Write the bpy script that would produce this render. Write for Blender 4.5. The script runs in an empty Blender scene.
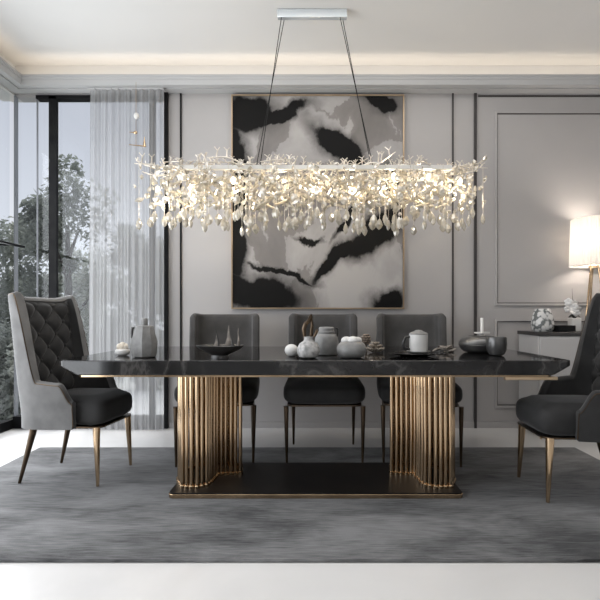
import bpy, math, random
from mathutils import Vector, Matrix, Euler
C = bpy.context.scene.collection
S = bpy.context.scene
PI = math.pi
rnd = random.Random(7)

# ------------------------------------------------------------------ camera / world / lights / exposure
F = 456.0; VX = 316.0; VY = 315.0; EYE = 0.99
cam_d = bpy.data.cameras.new('camera'); cam = bpy.data.objects.new('camera', cam_d); C.objects.link(cam)
cam.location = (0, 0, EYE); cam.rotation_euler = (PI/2, 0, 0)
cam_d.sensor_width = 36; cam_d.lens = F/600*36
cam_d.shift_x = -(VX-300)/600; cam_d.shift_y = (VY-300)/600
cam_d.clip_start = 0.02
S.camera = cam
def at(px, py, d): return ((px-VX)*d/F, d, EYE+(VY-py)*d/F)
def X(px, d): return (px-VX)*d/F
def Z(py, d): return EYE+(VY-py)*d/F

W = bpy.data.worlds.new('world'); S.world = W; W.use_nodes = True
nt = W.node_tree; nt.nodes.clear()
wo = nt.nodes.new('ShaderNodeOutputWorld'); bg = nt.nodes.new('ShaderNodeBackground')
tc = nt.nodes.new('ShaderNodeTexCoord'); sp = nt.nodes.new('ShaderNodeSeparateXYZ'); cr = nt.nodes.new('ShaderNodeValToRGB')
nt.links.new(tc.outputs['Generated'], sp.inputs[0]); nt.links.new(sp.outputs['Z'], cr.inputs[0])
e = cr.color_ramp.elements; e[0].position = 0.0; e[0].color = (0.60, 0.62, 0.66, 1); e[1].position = 0.45; e[1].color = (0.35, 0.365, 0.41, 1)
nt.links.new(cr.outputs[0], bg.inputs[0]); bg.inputs[1].default_value = 1.35
nt.links.new(bg.outputs[0], wo.inputs[0])

S.view_settings.view_transform = 'Standard'; S.view_settings.look = 'None'
S.view_settings.gamma = 1; S.view_settings.use_curve_mapping = False
S.view_settings.exposure = 0.2
S.cycles.use_denoising = True
S.cycles.max_bounces = 10; S.cycles.transparent_max_bounces = 24
S.cycles.caustics_reflective = False; S.cycles.caustics_refractive = False
S.cycles.sample_clamp_indirect = 6

def area(name, loc, rot, sx, sy, power, col):
    l = bpy.data.lights.new(name, 'AREA'); l.shape = 'RECTANGLE'; l.size = sx; l.size_y = sy; l.energy = power; l.color = col
    o = bpy.data.objects.new(name, l); C.objects.link(o); o.location = loc; o.rotation_euler = rot
    return o
COOL = (0.93, 0.96, 1.0); WARM = (1.0, 0.85, 0.68); ZCEIL = 3.175
area('left_window_daylight', (-2.55, 1.6, 1.3), (0, -PI/2, 0), 2.4, 4.4, 108, COOL)
area('front_fill', (0.4, -2.40, 1.9), (PI/2, 0, 0), 4.6, 1.6, 10, (1, 0.98, 0.96))  # unseen fill light added from the front; that wall has no window
area('overhead_fill', (0.2, 2.6, ZCEIL-0.01), (0, 0, 0), 3.0, 1.1, 30, (1, 0.97, 0.94))  # unseen soft fill added above the table; no light panel there
sun_d = bpy.data.lights.new('hazy_sun', 'SUN'); sun_d.energy = 3.8; sun_d.angle = math.radians(40); sun_d.color = (1, 0.99, 0.97)
sun = bpy.data.objects.new('hazy_sun', sun_d); C.objects.link(sun); sun.rotation_euler = Vector((0.25, -1.0, -1.5)).to_track_quat('-Z', 'Y').to_euler()
area('cove_strip_back', (0.33, 3.885, 2.975), (PI-0.75, 0, 0), 5.7, 0.04, 4.2, WARM)
area('cove_strip_left', (-2.525, 0.75, 2.975), (0, PI+0.75, 0), 0.04, 6.2, 4.2, WARM)
area('cove_strip_right', (3.185, 0.75, 2.975), (0, PI-0.75, 0), 0.04, 6.2, 4.2, WARM)
area('cove_strip_front', (0.33, -2.385, 2.975), (PI+0.75, 0, 0), 5.7, 0.04, 4.2, WARM)

# ------------------------------------------------------------------ material helpers
def mat(name, col, rough=0.5, metal=0.0, **kw):
    m = bpy.data.materials.new(name); m.use_nodes = True
    b = m.node_tree.nodes['Principled BSDF']
    b.inputs['Base Color'].default_value = (*col, 1); b.inputs['Roughness'].default_value = rough; b.inputs['Metallic'].default_value = metal
    for k, v in kw.items():
        b.inputs[k.replace('_', ' ')].default_value = v
    return m
def N(m, t): return m.node_tree.nodes.new(t)
def L(m, a, b): m.node_tree.links.new(a, b)
def bsdf(m): return m.node_tree.nodes['Principled BSDF']
def noise_mix(m, c1, c2, scale, detail=4, lo=0.35, hi=0.65, vscale=(1, 1, 1), bump=0, bscale=None, distort=0):
    t = N(m, 'ShaderNodeTexCoord'); mp = N(m, 'ShaderNodeMapping'); mp.inputs['Scale'].default_value = vscale
    L(m, t.outputs['Object'], mp.inputs[0])
    n = N(m, 'ShaderNodeTexNoise'); n.inputs['Scale'].default_value = scale; n.inputs['Detail'].default_value = detail
    n.inputs['Distortion'].default_value = distort
    L(m, mp.outputs[0], n.inputs[0])
    r = N(m, 'ShaderNodeValToRGB'); r.color_ramp.elements[0].position = lo; r.color_ramp.elements[0].color = (*c1, 1)
    r.color_ramp.elements[1].position = hi; r.color_ramp.elements[1].color = (*c2, 1)
    L(m, n.outputs[0], r.inputs[0]); L(m, r.outputs[0], bsdf(m).inputs['Base Color'])
    if bump:
        n2 = N(m, 'ShaderNodeTexNoise'); n2.inputs['Scale'].default_value = bscale or scale*4; n2.inputs['Detail'].default_value = 3
        L(m, mp.outputs[0], n2.inputs[0])
        bp = N(m, 'ShaderNodeBump'); bp.inputs['Strength'].default_value = bump; bp.inputs['Distance'].default_value = 0.01
        L(m, n2.outputs[0], bp.inputs['Height']); L(m, bp.outputs[0], bsdf(m).inputs['Normal'])
    return r

m_ceil = mat('ceiling_paint', (0.68, 0.675, 0.665), 0.7); noise_mix(m_ceil, (0.67, 0.665, 0.655), (0.69, 0.685, 0.675), 1.2)
m_trim = mat('cornice_paint', (0.46, 0.46, 0.46), 0.55); noise_mix(m_trim, (0.45, 0.45, 0.45), (0.47, 0.47, 0.47), 2)
m_wall = mat('wall_lacquer', (0.385, 0.37, 0.364), 0.5); noise_mix(m_wall, (0.375, 0.36, 0.354), (0.395, 0.38, 0.374), 1.5)
m_side = mat('side_wall_paint', (0.58, 0.57, 0.56), 0.6); noise_mix(m_side, (0.57, 0.56, 0.55), (0.59, 0.58, 0.57), 1.5)
m_line = mat('inlay_and_shadow_line', (0.035, 0.03, 0.03), 0.4); noise_mix(m_line, (0.03, 0.026, 0.026), (0.04, 0.035, 0.034), 5)
m_black = mat('black_metal', (0.008, 0.008, 0.009), 0.6); noise_mix(m_black, (0.006, 0.006, 0.007), (0.012, 0.012, 0.012), 8); bsdf(m_black).inputs['Specular IOR Level'].default_value = 0.12
m_greyframe = mat('grey_frame', (0.22, 0.23, 0.25), 0.4); noise_mix(m_greyframe, (0.21, 0.22, 0.24), (0.24, 0.25, 0.27), 4)
m_floor = mat('polished_floor', (0.70, 0.69, 0.68), 0.2); noise_mix(m_floor, (0.68, 0.67, 0.66), (0.73, 0.72, 0.71), 1.3, 6, distort=1.5)
m_gold = mat('brushed_brass', (0.56, 0.41, 0.26), 0.13, 1.0); noise_mix(m_gold, (0.46, 0.33, 0.21), (0.66, 0.49, 0.32), 6, vscale=(1, 1, .15))
m_bronze = mat('dark_bronze', (0.09, 0.065, 0.045), 0.3, 1.0); noise_mix(m_bronze, (0.06, 0.043, 0.03), (0.13, 0.095, 0.065), 6)
m_frameg = mat('antique_gold', (0.36, 0.27, 0.18), 0.4, 1.0); noise_mix(m_frameg, (0.32, 0.24, 0.16), (0.42, 0.32, 0.22), 6)
m_paleg = mat('pale_brass', (0.74, 0.58, 0.40), 0.3, 1.0); noise_mix(m_paleg, (0.70, 0.54, 0.36), (0.78, 0.62, 0.44), 6)
m_darkplate = mat('blackened_steel', (0.014, 0.012, 0.011), 0.4); noise_mix(m_darkplate, (0.008, 0.007, 0.007), (0.014, 0.012, 0.011), 6); bsdf(m_darkplate).inputs['Specular IOR Level'].default_value = 0.15
m_blackgloss = mat('black_lacquer', (0.012, 0.011, 0.011), 0.12); noise_mix(m_blackgloss, (0.010, 0.009, 0.009), (0.016, 0.015, 0.015), 6)
m_railw = mat('satin_nickel', (0.84, 0.82, 0.78), 0.3, 0.6); noise_mix(m_railw, (0.80, 0.78, 0.74), (0.88, 0.86, 0.82), 5)
m_chrome = mat('polished_steel', (0.80, 0.86, 0.90), 0.25, 0.7); noise_mix(m_chrome, (0.76, 0.83, 0.88), (0.84, 0.89, 0.92), 5)

def velvet(name, c, sheen=0.35):
    m = mat(name, c, 0.85)
    noise_mix(m, tuple(x*0.85 for x in c), tuple(x*1.15 for x in c), 9, 5, bump=0.08, bscale=220)
    b = bsdf(m); b.inputs['Specular IOR Level'].default_value = 0.25; b.inputs['Sheen Weight'].default_value = sheen; b.inputs['Sheen Roughness'].default_value = 0.35
    b.inputs['Sheen Tint'].default_value = (0.8, 0.8, 0.8, 1)
    return m
m_vel = velvet('charcoal_velvet', (0.034, 0.0335, 0.0335), 0.25)
m_velg = velvet('grey_velvet', (0.075, 0.073, 0.072), 0.3)
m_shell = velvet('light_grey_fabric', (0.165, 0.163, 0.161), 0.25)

# marble
m_marble = mat('black_marble', (0.012, 0.012, 0.012), 0.07)
def marble(m):
    t = N(m, 'ShaderNodeTexCoord')
    n = N(m, 'ShaderNodeTexNoise'); n.inputs['Scale'].default_value = 1.7; n.inputs['Detail'].default_value = 7; n.inputs['Distortion'].default_value = 1.4
    L(m, t.outputs['Object'], n.inputs[0])
    s = N(m, 'ShaderNodeMath'); s.operation = 'SUBTRACT'; s.inputs[1].default_value = 0.5; L(m, n.outputs[0], s.inputs[0])
    a = N(m, 'ShaderNodeMath'); a.operation = 'ABSOLUTE'; L(m, s.outputs[0], a.inputs[0])
    r = N(m, 'ShaderNodeValToRGB'); el = r.color_ramp.elements
    el[0].position = 0.0; el[0].color = (0.055, 0.053, 0.051, 1); el[1].position = 0.09; el[1].color = (0.006, 0.006, 0.0065, 1)
    k = el.new(0.018); k.color = (0.02, 0.019, 0.019, 1)
    L(m, a.outputs[0], r.inputs[0]); L(m, r.outputs[0], bsdf(m).inputs['Base Color'])
marble(m_marble); bsdf(m_marble).inputs['Specular IOR Level'].default_value = 0.6

# rug
m_rug = mat('rug_pile', (0.09, 0.09, 0.09), 0.95)
def rugmat(m):
    t = N(m, 'ShaderNodeTexCoord')
    mp = N(m, 'ShaderNodeMapping'); mp.inputs['Scale'].default_value = (0.55, 1.5, 1); L(m, t.outputs['Object'], mp.inputs[0])
    n = N(m, 'ShaderNodeTexNoise'); n.inputs['Scale'].default_value = 2.6; n.inputs['Detail'].default_value = 7; n.inputs['Roughness'].default_value = 0.65; n.inputs['Distortion'].default_value = 0.6
    L(m, mp.outputs[0], n.inputs[0])
    mp2 = N(m, 'ShaderNodeMapping'); mp2.inputs['Scale'].default_value = (3, 42, 1); L(m, t.outputs['Object'], mp2.inputs[0])
    n2 = N(m, 'ShaderNodeTexNoise'); n2.inputs['Scale'].default_value = 3; n2.inputs['Detail'].default_value = 5
    L(m, mp2.outputs[0], n2.inputs[0])
    a = N(m, 'ShaderNodeMath'); a.operation = 'MULTIPLY_ADD'; a.inputs[1].default_value = 0.35; L(m, n2.outputs[0], a.inputs[0]); 
    b = N(m, 'ShaderNodeMath'); b.operation = 'MULTIPLY'; b.inputs[1].default_value = 0.65; L(m, n.outputs[0], b.inputs[0]); L(m, b.outputs[0], a.inputs[2])
    r = N(m, 'ShaderNodeValToRGB'); el = r.color_ramp.elements
    el[0].position = 0.38; el[0].color = (0.024, 0.024, 0.0255, 1); el[1].position = 0.60; el[1].color = (0.19, 0.19, 0.192, 1)
    L(m, a.outputs[0], r.inputs[0]); L(m, r.outputs[0], bsdf(m).inputs['Base Color'])
    n3 = N(m, 'ShaderNodeTexNoise'); n3.inputs['Scale'].default_value = 260; L(m, t.outputs['Object'], n3.inputs[0])
    bp = N(m, 'ShaderNodeBump'); bp.inputs['Strength'].default_value = 0.35; bp.inputs['Distance'].default_value = 0.01
    L(m, n3.outputs[0], bp.inputs['Height']); L(m, bp.outputs[0], bsdf(m).inputs['Normal'])
    bsdf(m).inputs['Sheen Weight'].default_value = 0.15
rugmat(m_rug)

def thin_glass(name, tint, gloss=0.07):
    m = bpy.data.materials.new(name); m.use_nodes = True; t = m.node_tree; t.nodes.clear()
    o = t.nodes.new('ShaderNodeOutputMaterial'); mx = t.nodes.new('ShaderNodeMixShader')
    tr = t.nodes.new('ShaderNodeBsdfTransparent'); tr.inputs[0].default_value = (*tint, 1)
    g = t.nodes.new('ShaderNodeBsdfGlossy'); g.inputs['Roughness'].default_value = 0.02
    mx.inputs[0].default_value = gloss
    t.links.new(tr.outputs[0], mx.inputs[1]); t.links.new(g.outputs[0], mx.inputs[2]); t.links.new(mx.outputs[0], o.inputs[0])
    return m
m_glass = thin_glass('window_glass', (0.95, 0.965, 0.98), 0.025)

def sheer(name, col, alpha):
    m = bpy.data.materials.new(name); m.use_nodes = True; t = m.node_tree; t.nodes.clear()
    o = t.nodes.new('ShaderNodeOutputMaterial'); mx = t.nodes.new('ShaderNodeMixShader'); m2 = t.nodes.new('ShaderNodeMixShader')
    tr = t.nodes.new('ShaderNodeBsdfTransparent'); d = t.nodes.new('ShaderNodeBsdfDiffuse'); tl = t.nodes.new('ShaderNodeBsdfTranslucent')
    d.inputs[0].default_value = (*col, 1); tl.inputs[0].default_value = (*col, 1)
    tcn = t.nodes.new('ShaderNodeTexCoord'); wv = t.nodes.new('ShaderNodeTexNoise'); mpn = t.nodes.new('ShaderNodeMapping')
    mpn.inputs['Scale'].default_value = (40, 1, 0.4); t.links.new(tcn.outputs['Object'], mpn.inputs[0]); t.links.new(mpn.outputs[0], wv.inputs[0])
    mr = t.nodes.new('ShaderNodeMapRange'); mr.inputs[3].default_value = alpha-0.15; mr.inputs[4].default_value = alpha+0.15
    t.links.new(wv.outputs[0], mr.inputs[0])
    m2.inputs[0].default_value = 0.5
    t.links.new(d.outputs[0], m2.inputs[1]); t.links.new(tl.outputs[0], m2.inputs[2])
    t.links.new(mr.outputs[0], mx.inputs[0]); t.links.new(tr.outputs[0], mx.inputs[1]); t.links.new(m2.outputs[0], mx.inputs[2]); t.links.new(mx.outputs[0], o.inputs[0])
    return m
m_curtain = sheer('sheer_voile', (0.52, 0.52, 0.525), 0.62)

def crystal(name, col, gmix):
    m = bpy.data.materials.new(name); m.use_nodes = True; t = m.node_tree; t.nodes.clear()
    o = t.nodes.new('ShaderNodeOutputMaterial'); mx = t.nodes.new('ShaderNodeMixShader'); m2 = t.nodes.new('ShaderNodeMixShader')
    g = t.nodes.new('ShaderNodeBsdfGlass'); g.inputs['Roughness'].default_value = 0.03; g.inputs['IOR'].default_value = 1.5
    tl = t.nodes.new('ShaderNodeBsdfTranslucent'); gl = t.nodes.new('ShaderNodeBsdfGlossy'); gl.inputs['Roughness'].default_value = 0.12
    tl.inputs[0].default_value = (*col, 1); gl.inputs[0].default_value = (0.95, 0.95, 0.93, 1)
    df = t.nodes.new('ShaderNodeBsdfDiffuse'); df.inputs[0].default_value = (*col, 1)
    m3 = t.nodes.new('ShaderNodeMixShader'); m3.inputs[0].default_value = 0.5
    t.links.new(tl.outputs[0], m3.inputs[1]); t.links.new(df.outputs[0], m3.inputs[2])
    m2.inputs[0].default_value = 0.3
    t.links.new(m3.outputs[0], m2.inputs[1]); t.links.new(gl.outputs[0], m2.inputs[2])
    mx.inputs[0].default_value = gmix
    t.links.new(m2.outputs[0], mx.inputs[1]); t.links.new(g.outputs[0], mx.inputs[2]); t.links.new(mx.outputs[0], o.inputs[0])
    return m
m_crys = crystal('cut_crystal', (0.93, 0.85, 0.69), 0.52)
m_branch = crystal('frosted_branch', (0.93, 0.84, 0.67), 0.10)
m_twig = mat('champagne_twig', (0.66, 0.60, 0.52), 0.3, 0.5); noise_mix(m_twig, (0.58, 0.52, 0.45), (0.74, 0.68, 0.60), 20)
def emit(name, col, st):
    m = bpy.data.materials.new(name); m.use_nodes = True; t = m.node_tree; t.nodes.clear()
    o = t.nodes.new('ShaderNodeOutputMaterial'); e_ = t.nodes.new('ShaderNodeEmission'); e_.inputs[0].default_value = (*col, 1); e_.inputs[1].default_value = st
    t.links.new(e_.outputs[0], o.inputs[0]); return m
m_bulb = emit('warm_bulb', (1.0, 0.86, 0.62), 5)

def ceramic(name, c1, c2, sc=14, rough=0.45, bump=0.1):
    m = mat(name, c1, rough); noise_mix(m, c1, c2, sc, 6, bump=bump, bscale=60); return m
m_grayc = ceramic('grey_stoneware', (0.15, 0.148, 0.145), (0.24, 0.238, 0.232))
m_speck = ceramic('speckled_stoneware', (0.20, 0.20, 0.195), (0.50, 0.49, 0.48), 40)
m_whitec = ceramic('white_ceramic', (0.62, 0.61, 0.59), (0.70, 0.69, 0.67), 8, 0.35, 0.03)
m_cream = ceramic('cream_shell', (0.55, 0.47, 0.36), (0.75, 0.73, 0.69), 12, 0.5)
m_pewter = mat('dark_pewter', (0.11, 0.11, 0.11), 0.3, 0.6); noise_mix(m_pewter, (0.09, 0.09, 0.09), (0.15, 0.148, 0.145), 10)
m_darkcer = mat('black_stoneware', (0.018, 0.017, 0.017), 0.3); noise_mix(m_darkcer, (0.012, 0.012, 0.012), (0.03, 0.028, 0.027), 10)
m_brown = ceramic('dried_brown', (0.10, 0.075, 0.055), (0.24, 0.19, 0.15), 30, 0.7)
m_dryleaf = ceramic('dried_leaf', (0.07, 0.06, 0.052), (0.26, 0.23, 0.20), 25, 0.7)
m_greyflower = ceramic('dried_petal', (0.16, 0.13, 0.10), (0.42, 0.37, 0.31), 30, 0.8)
m_cab = mat('cabinet_lacquer', (0.50, 0.49, 0.485), 0.4); noise_mix(m_cab, (0.49, 0.48, 0.475), (0.51, 0.50, 0.495), 3)
m_slab = mat('dark_stone_slab', (0.03, 0.027, 0.026), 0.2); noise_mix(m_slab, (0.02, 0.018, 0.018), (0.045, 0.04, 0.038), 6)
m_leafg = ceramic('dark_leaf', (0.02, 0.022, 0.018), (0.06, 0.06, 0.05), 20, 0.5)
m_petal = ceramic('white_petal', (0.62, 0.61, 0.60), (0.78, 0.77, 0.76), 20, 0.6)
m_wax = ceramic('white_wax', (0.72, 0.71, 0.69), (0.76, 0.75, 0.73), 5, 0.4, 0)

# porcelain with grey painted flowers
m_porc = mat('painted_porcelain', (0.7, 0.7, 0.7), 0.25)
def porc(m):
    t = N(m, 'ShaderNodeTexCoord'); v = N(m, 'ShaderNodeTexVoronoi'); v.inputs['Scale'].default_value = 32; L(m, t.outputs['Object'], v.inputs[0])
    n = N(m, 'ShaderNodeTexNoise'); n.inputs['Scale'].default_value = 22; n.inputs['Detail'].default_value = 4; L(m, t.outputs['Object'], n.inputs[0])
    mu = N(m, 'ShaderNodeMath'); mu.operation = 'MULTIPLY'; L(m, v.outputs[0], mu.inputs[0]); L(m, n.outputs[0], mu.inputs[1])
    r = N(m, 'ShaderNodeValToRGB'); r.color_ramp.elements[0].position = 0.21; r.color_ramp.elements[0].color = (0.62, 0.62, 0.61, 1)
    r.color_ramp.elements[1].position = 0.34; r.color_ramp.elements[1].color = (0.13, 0.14, 0.14, 1)
    L(m, mu.outputs[0], r.inputs[0]); L(m, r.outputs[0], bsdf(m).inputs['Base Color'])
porc(m_porc)

# lamp shade: pleated fabric lit from within
m_shade = bpy.data.materials.new('pleated_shade'); m_shade.use_nodes = True
def shademat(m):
    t = m.node_tree; t.nodes.clear()
    o = t.nodes.new('ShaderNodeOutputMaterial'); mx = t.nodes.new('ShaderNodeMixShader'); mx.inputs[0].default_value = 0.55
    d = t.nodes.new('ShaderNodeBsdfDiffuse'); tl = t.nodes.new('ShaderNodeBsdfTranslucent')
    d.inputs[0].default_value = (0.86, 0.85, 0.83, 1); tl.inputs[0].default_value = (0.90, 0.88, 0.85, 1)
    t.links.new(d.outputs[0], mx.inputs[1]); t.links.new(tl.outputs[0], mx.inputs[2]); t.links.new(mx.outputs[0], o.inputs[0])
shademat(m_shade)

# foliage; leaf colours lightened to paint in the outdoor haze
def leafmat(name, c1, c2):
    m = mat(name, c1, 0.7); r = noise_mix(m, c1, c2, 2.5, 5)
    tl = N(m, 'ShaderNodeBsdfTranslucent'); mx = N(m, 'ShaderNodeMixShader'); mx.inputs[0].default_value = 0.5
    L(m, r.outputs[0], tl.inputs[0]); L(m, bsdf(m).outputs[0], mx.inputs[1]); L(m, tl.outputs[0], mx.inputs[2]); L(m, mx.outputs[0], m.node_tree.nodes['Material Output'].inputs[0]); return m
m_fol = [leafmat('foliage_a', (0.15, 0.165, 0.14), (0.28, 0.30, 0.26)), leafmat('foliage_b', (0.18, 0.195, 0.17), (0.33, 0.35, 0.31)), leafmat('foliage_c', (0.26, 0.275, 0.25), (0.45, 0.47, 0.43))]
m_bark = ceramic('bark', (0.05, 0.045, 0.04), (0.11, 0.10, 0.09), 12, 0.9)
m_bounce = ceramic('bounce_slab', (0.66, 0.66, 0.65), (0.74, 0.74, 0.73), 3, 0.8)
m_ground = ceramic('pale_ground', (0.38, 0.39, 0.36), (0.52, 0.53, 0.50), 1.2, 0.9)

# ink painting
m_ink = mat('ink_canvas', (0.4, 0.4, 0.4), 0.6)
def ink(m):
    t = N(m, 'ShaderNodeTexCoord')
    n = N(m, 'ShaderNodeTexNoise'); n.inputs['Scale'].default_value = 2.8; n.inputs['Detail'].default_value = 9; n.inputs['Roughness'].default_value = 0.58
    L(m, t.outputs['Generated'], n.inputs[0])
    s = N(m, 'ShaderNodeVectorMath'); s.operation = 'SUBTRACT'; s.inputs[1].default_value = (0.5, 0.5, 0.5); L(m, n.outputs['Color'], s.inputs[0])
    sc = N(m, 'ShaderNodeVectorMath'); sc.operation = 'SCALE'; sc.inputs['Scale'].default_value = 0.30; L(m, s.outputs[0], sc.inputs[0])
    ad = N(m, 'ShaderNodeVectorMath'); ad.operation = 'ADD'; L(m, t.outputs['Generated'], ad.inputs[0]); L(m, sc.outputs[0], ad.inputs[1])
    ml = N(m, 'ShaderNodeVectorMath'); ml.operation = 'MULTIPLY'; ml.inputs[1].default_value = (1, 0, 1); L(m, ad.outputs[0], ml.inputs[0])
    def blob(cx, cy, rx, ry, ang):
        mp = N(m, 'ShaderNodeMapping'); mp.vector_type = 'TEXTURE'
        mp.inputs['Location'].default_value = (cx, 0, cy); mp.inputs['Rotation'].default_value = (0, -math.radians(ang), 0); mp.inputs['Scale'].default_value = (rx, 1, ry)
        L(m, ml.outputs[0], mp.inputs[0])
        ln = N(m, 'ShaderNodeVectorMath'); ln.operation = 'LENGTH'; L(m, mp.outputs[0], ln.inputs[0]); return ln.outputs['Value']
    def union(bl):
        cur = None
        for b in bl:
            d = blob(*b)
            if cur is None: cur = d
            else:
                mn = N(m, 'ShaderNodeMath'); mn.operation = 'SMOOTH_MIN'; mn.inputs[2].default_value = 0.12; L(m, cur, mn.inputs[0]); L(m, d, mn.inputs[1]); cur = mn.outputs[0]
        return cur
    dark = union([(0.10, 0.93, 0.16, 0.08, -10), (0.30, 0.90, 0.16, 0.03, 18), (0.02, 0.62, 0.055, 0.24, 0), (0.60, 0.79, 0.13, 0.05, -35), (0.72, 0.70, 0.07, 0.05, -50),
                  (0.90, 0.985, 0.09, 0.04, 0), (0.93, 0.55, 0.05, 0.10, 10), (0.90, 0.38, 0.22, 0.06, 25), (0.62, 0.24, 0.15, 0.035, 38), (0.02, 0.28, 0.06, 0.12, 0),
                  (0.14, 0.07, 0.24, 0.08, -8), (0.91, 0.02, 0.09, 0.05, 0), (0.45, 0.335, 0.065, 0.010, -12), (0.30, 0.175, 0.18, 0.012, -14), (0.68, 0.42, 0.10, 0.012, 50)])
    r = N(m, 'ShaderNodeMapRange'); r.interpolation_type = 'SMOOTHSTEP'; r.inputs[1].default_value = 0.95; r.inputs[2].default_value = 1.22; L(m, dark, r.inputs[0])
    halo = N(m, 'ShaderNodeMapRange'); halo.interpolation_type = 'SMOOTHSTEP'; halo.inputs[1].default_value = 0.9; halo.inputs[2].default_value = 2.0; L(m, dark, halo.inputs[0])
    n2 = N(m, 'ShaderNodeTexNoise'); n2.inputs['Scale'].default_value = 2.2; n2.inputs['Detail'].default_value = 6; n2.inputs['Distortion'].default_value = 1.2; L(m, ad.outputs[0], n2.inputs[0])
    r2 = N(m, 'ShaderNodeValToRGB'); el = r2.color_ramp.elements
    el[0].position = 0.33; el[0].color = (0.17, 0.158, 0.15, 1); el[1].position = 0.58; el[1].color = (0.40, 0.382, 0.37, 1)
    k = el.new(0.455); k.color = (0.22, 0.205, 0.196, 1); k = el.new(0.465); k.color = (0.33, 0.315, 0.305, 1)
    L(m, n2.outputs[0], r2.inputs[0])
    mxh = N(m, 'ShaderNodeMix'); mxh.data_type = 'RGBA'; mxh.inputs[6].default_value = (0.10, 0.094, 0.09, 1)
    L(m, halo.outputs[0], mxh.inputs[0]); L(m, r2.outputs[0], mxh.inputs[7])
    mxd = N(m, 'ShaderNodeMix'); mxd.data_type = 'RGBA'; mxd.inputs[6].default_value = (0.004, 0.0038, 0.0036, 1)
    L(m, r.outputs[0], mxd.inputs[0]); L(m, mxh.outputs[2], mxd.inputs[7])
    L(m, mxd.outputs[2], bsdf(m).inputs['Base Color'])
ink(m_ink)

# ------------------------------------------------------------------ mesh builder
class MB:
    def __init__(s): s.v = []; s.f = []
    def add(s, vs, fs, M=None):
        o = len(s.v)
        s.v += [tuple(M @ Vector(p)) if M is not None else tuple(p) for p in vs]
        s.f += [tuple(i+o for i in f) for f in fs]; return s
    def box(s, x0, x1, y0, y1, z0, z1, M=None):
        return s.add([(x0, y0, z0), (x1, y0, z0), (x1, y1, z0), (x0, y1, z0), (x0, y0, z1), (x1, y0, z1), (x1, y1, z1), (x0, y1, z1)],
                     [(0, 3, 2, 1), (4, 5, 6, 7), (0, 1, 5, 4), (1, 2, 6, 5), (2, 3, 7, 6), (3, 0, 4, 7)], M)
    def tube(s, pts, rad, n=8, cap=True, M=None):
        pts = [Vector(p) for p in pts]
        if not isinstance(rad, (list, tuple)): rad = [rad]*len(pts)
        vs = []; up = None
        for i, p in enumerate(pts):
            t = (pts[min(i+1, len(pts)-1)]-pts[max(i-1, 0)]).normalized()
            if up is None:
                up = Vector((0, 0, 1)) if abs(t.z) < 0.9 else Vector((1, 0, 0))
            a = up - t*up.dot(t)
            if a.length < 1e-4: a = t.orthogonal()
            a.normalize(); up = a; b = t.cross(a)
            for k in range(n):
                q = 2*PI*k/n; vs.append(p+(a*math.cos(q)+b*math.sin(q))*rad[i])
        fs = []
        for i in range(len(pts)-1):
            for k in range(n):
                fs.append((i*n+k, i*n+(k+1) % n, (i+1)*n+(k+1) % n, (i+1)*n+k))
        if cap:
            fs.append(tuple(range(n-1, -1, -1))); fs.append(tuple((len(pts)-1)*n+k for k in range(n)))
        return s.add(vs, fs, M)
    def lathe(s, prof, n=28, M=None, sx=1, sy=1):
        vs = []; fs = []
        for r, z in prof:
            for k in range(n):
                q = 2*PI*k/n; vs.append((r*math.cos(q)*sx, r*math.sin(q)*sy, z))
        for i in range(len(prof)-1):
            for k in range(n):
                fs.append((i*n+k, i*n+(k+1) % n, (i+1)*n+(k+1) % n, (i+1)*n+k))
        if prof[0][0] > 1e-5: fs.append(tuple(range(n-1, -1, -1)))
        if prof[-1][0] > 1e-5: fs.append(tuple((len(prof)-1)*n+k for k in range(n)))
        return s.add(vs, fs, M)
    def prism(s, poly, z0, z1, M=None):
        n = len(poly); vs = [(x, y, z0) for x, y in poly]+[(x, y, z1) for x, y in poly]
        fs = [tuple(range(n-1, -1, -1)), tuple(range(n, 2*n))]+[(i, (i+1) % n, n+(i+1) % n, n+i) for i in range(n)]
        return s.add(vs, fs, M)
    def ball(s, c, r, M=None, n=14, m=8, sq=(1, 1, 1)):
        prof = [(max(1e-6, math.sin(PI*i/m))*r, -math.cos(PI*i/m)*r) for i in range(m+1)]
        M2 = Matrix.Translation(c) @ Matrix.Diagonal((*sq, 1))
        return s.lathe(prof, n, (M @ M2) if M is not None else M2)
    def rectring(s, x0, x1, z0, z1, w, y0, y1):
        s.box(x0, x1, y0, y1, z1-w, z1); s.box(x0, x1, y0, y1, z0, z0+w)
        s.box(x0, x0+w, y0, y1, z0+w, z1-w); s.box(x1-w, x1, y0, y1, z0+w, z1-w); return s
    def mesh(s, name, smooth=40):
        me = bpy.data.meshes.new(name); me.from_pydata(s.v, [], s.f)
        import bmesh
        bm = bmesh.new(); bm.from_mesh(me); bmesh.ops.remove_doubles(bm, verts=bm.verts, dist=2e-5)
        bmesh.ops.recalc_face_normals(bm, faces=bm.faces); bm.to_mesh(me); bm.free()
        if smooth:
            me.polygons.foreach_set('use_smooth', [True]*len(me.polygons)); me.set_sharp_from_angle(angle=math.radians(smooth))
        me.update(); return me
def link(name, me, m, parent=None, loc=(0, 0, 0), rot=(0, 0, 0), scale=(1, 1, 1)):
    o = bpy.data.objects.new(name, me); C.objects.link(o)
    if m is not None and not me.materials: me.materials.append(m)
    o.location = loc; o.rotation_euler = rot; o.scale = scale
    if parent is not None: o.parent = parent
    return o
def obj(name, mb, m, parent=None, loc=(0, 0, 0), rot=(0, 0, 0), smooth=40, bevel=0, seg=2, sub=0):
    o = link(name, mb.mesh(name, smooth), m, parent, loc, rot)
    if bevel:
        b = o.modifiers.new('bevel', 'BEVEL'); b.width = bevel; b.segments = seg; b.limit_method = 'ANGLE'; b.angle_limit = math.radians(40)
    if sub:
        b = o.modifiers.new('sub', 'SUBSURF'); b.levels = sub; b.render_levels = sub
    return o
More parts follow.
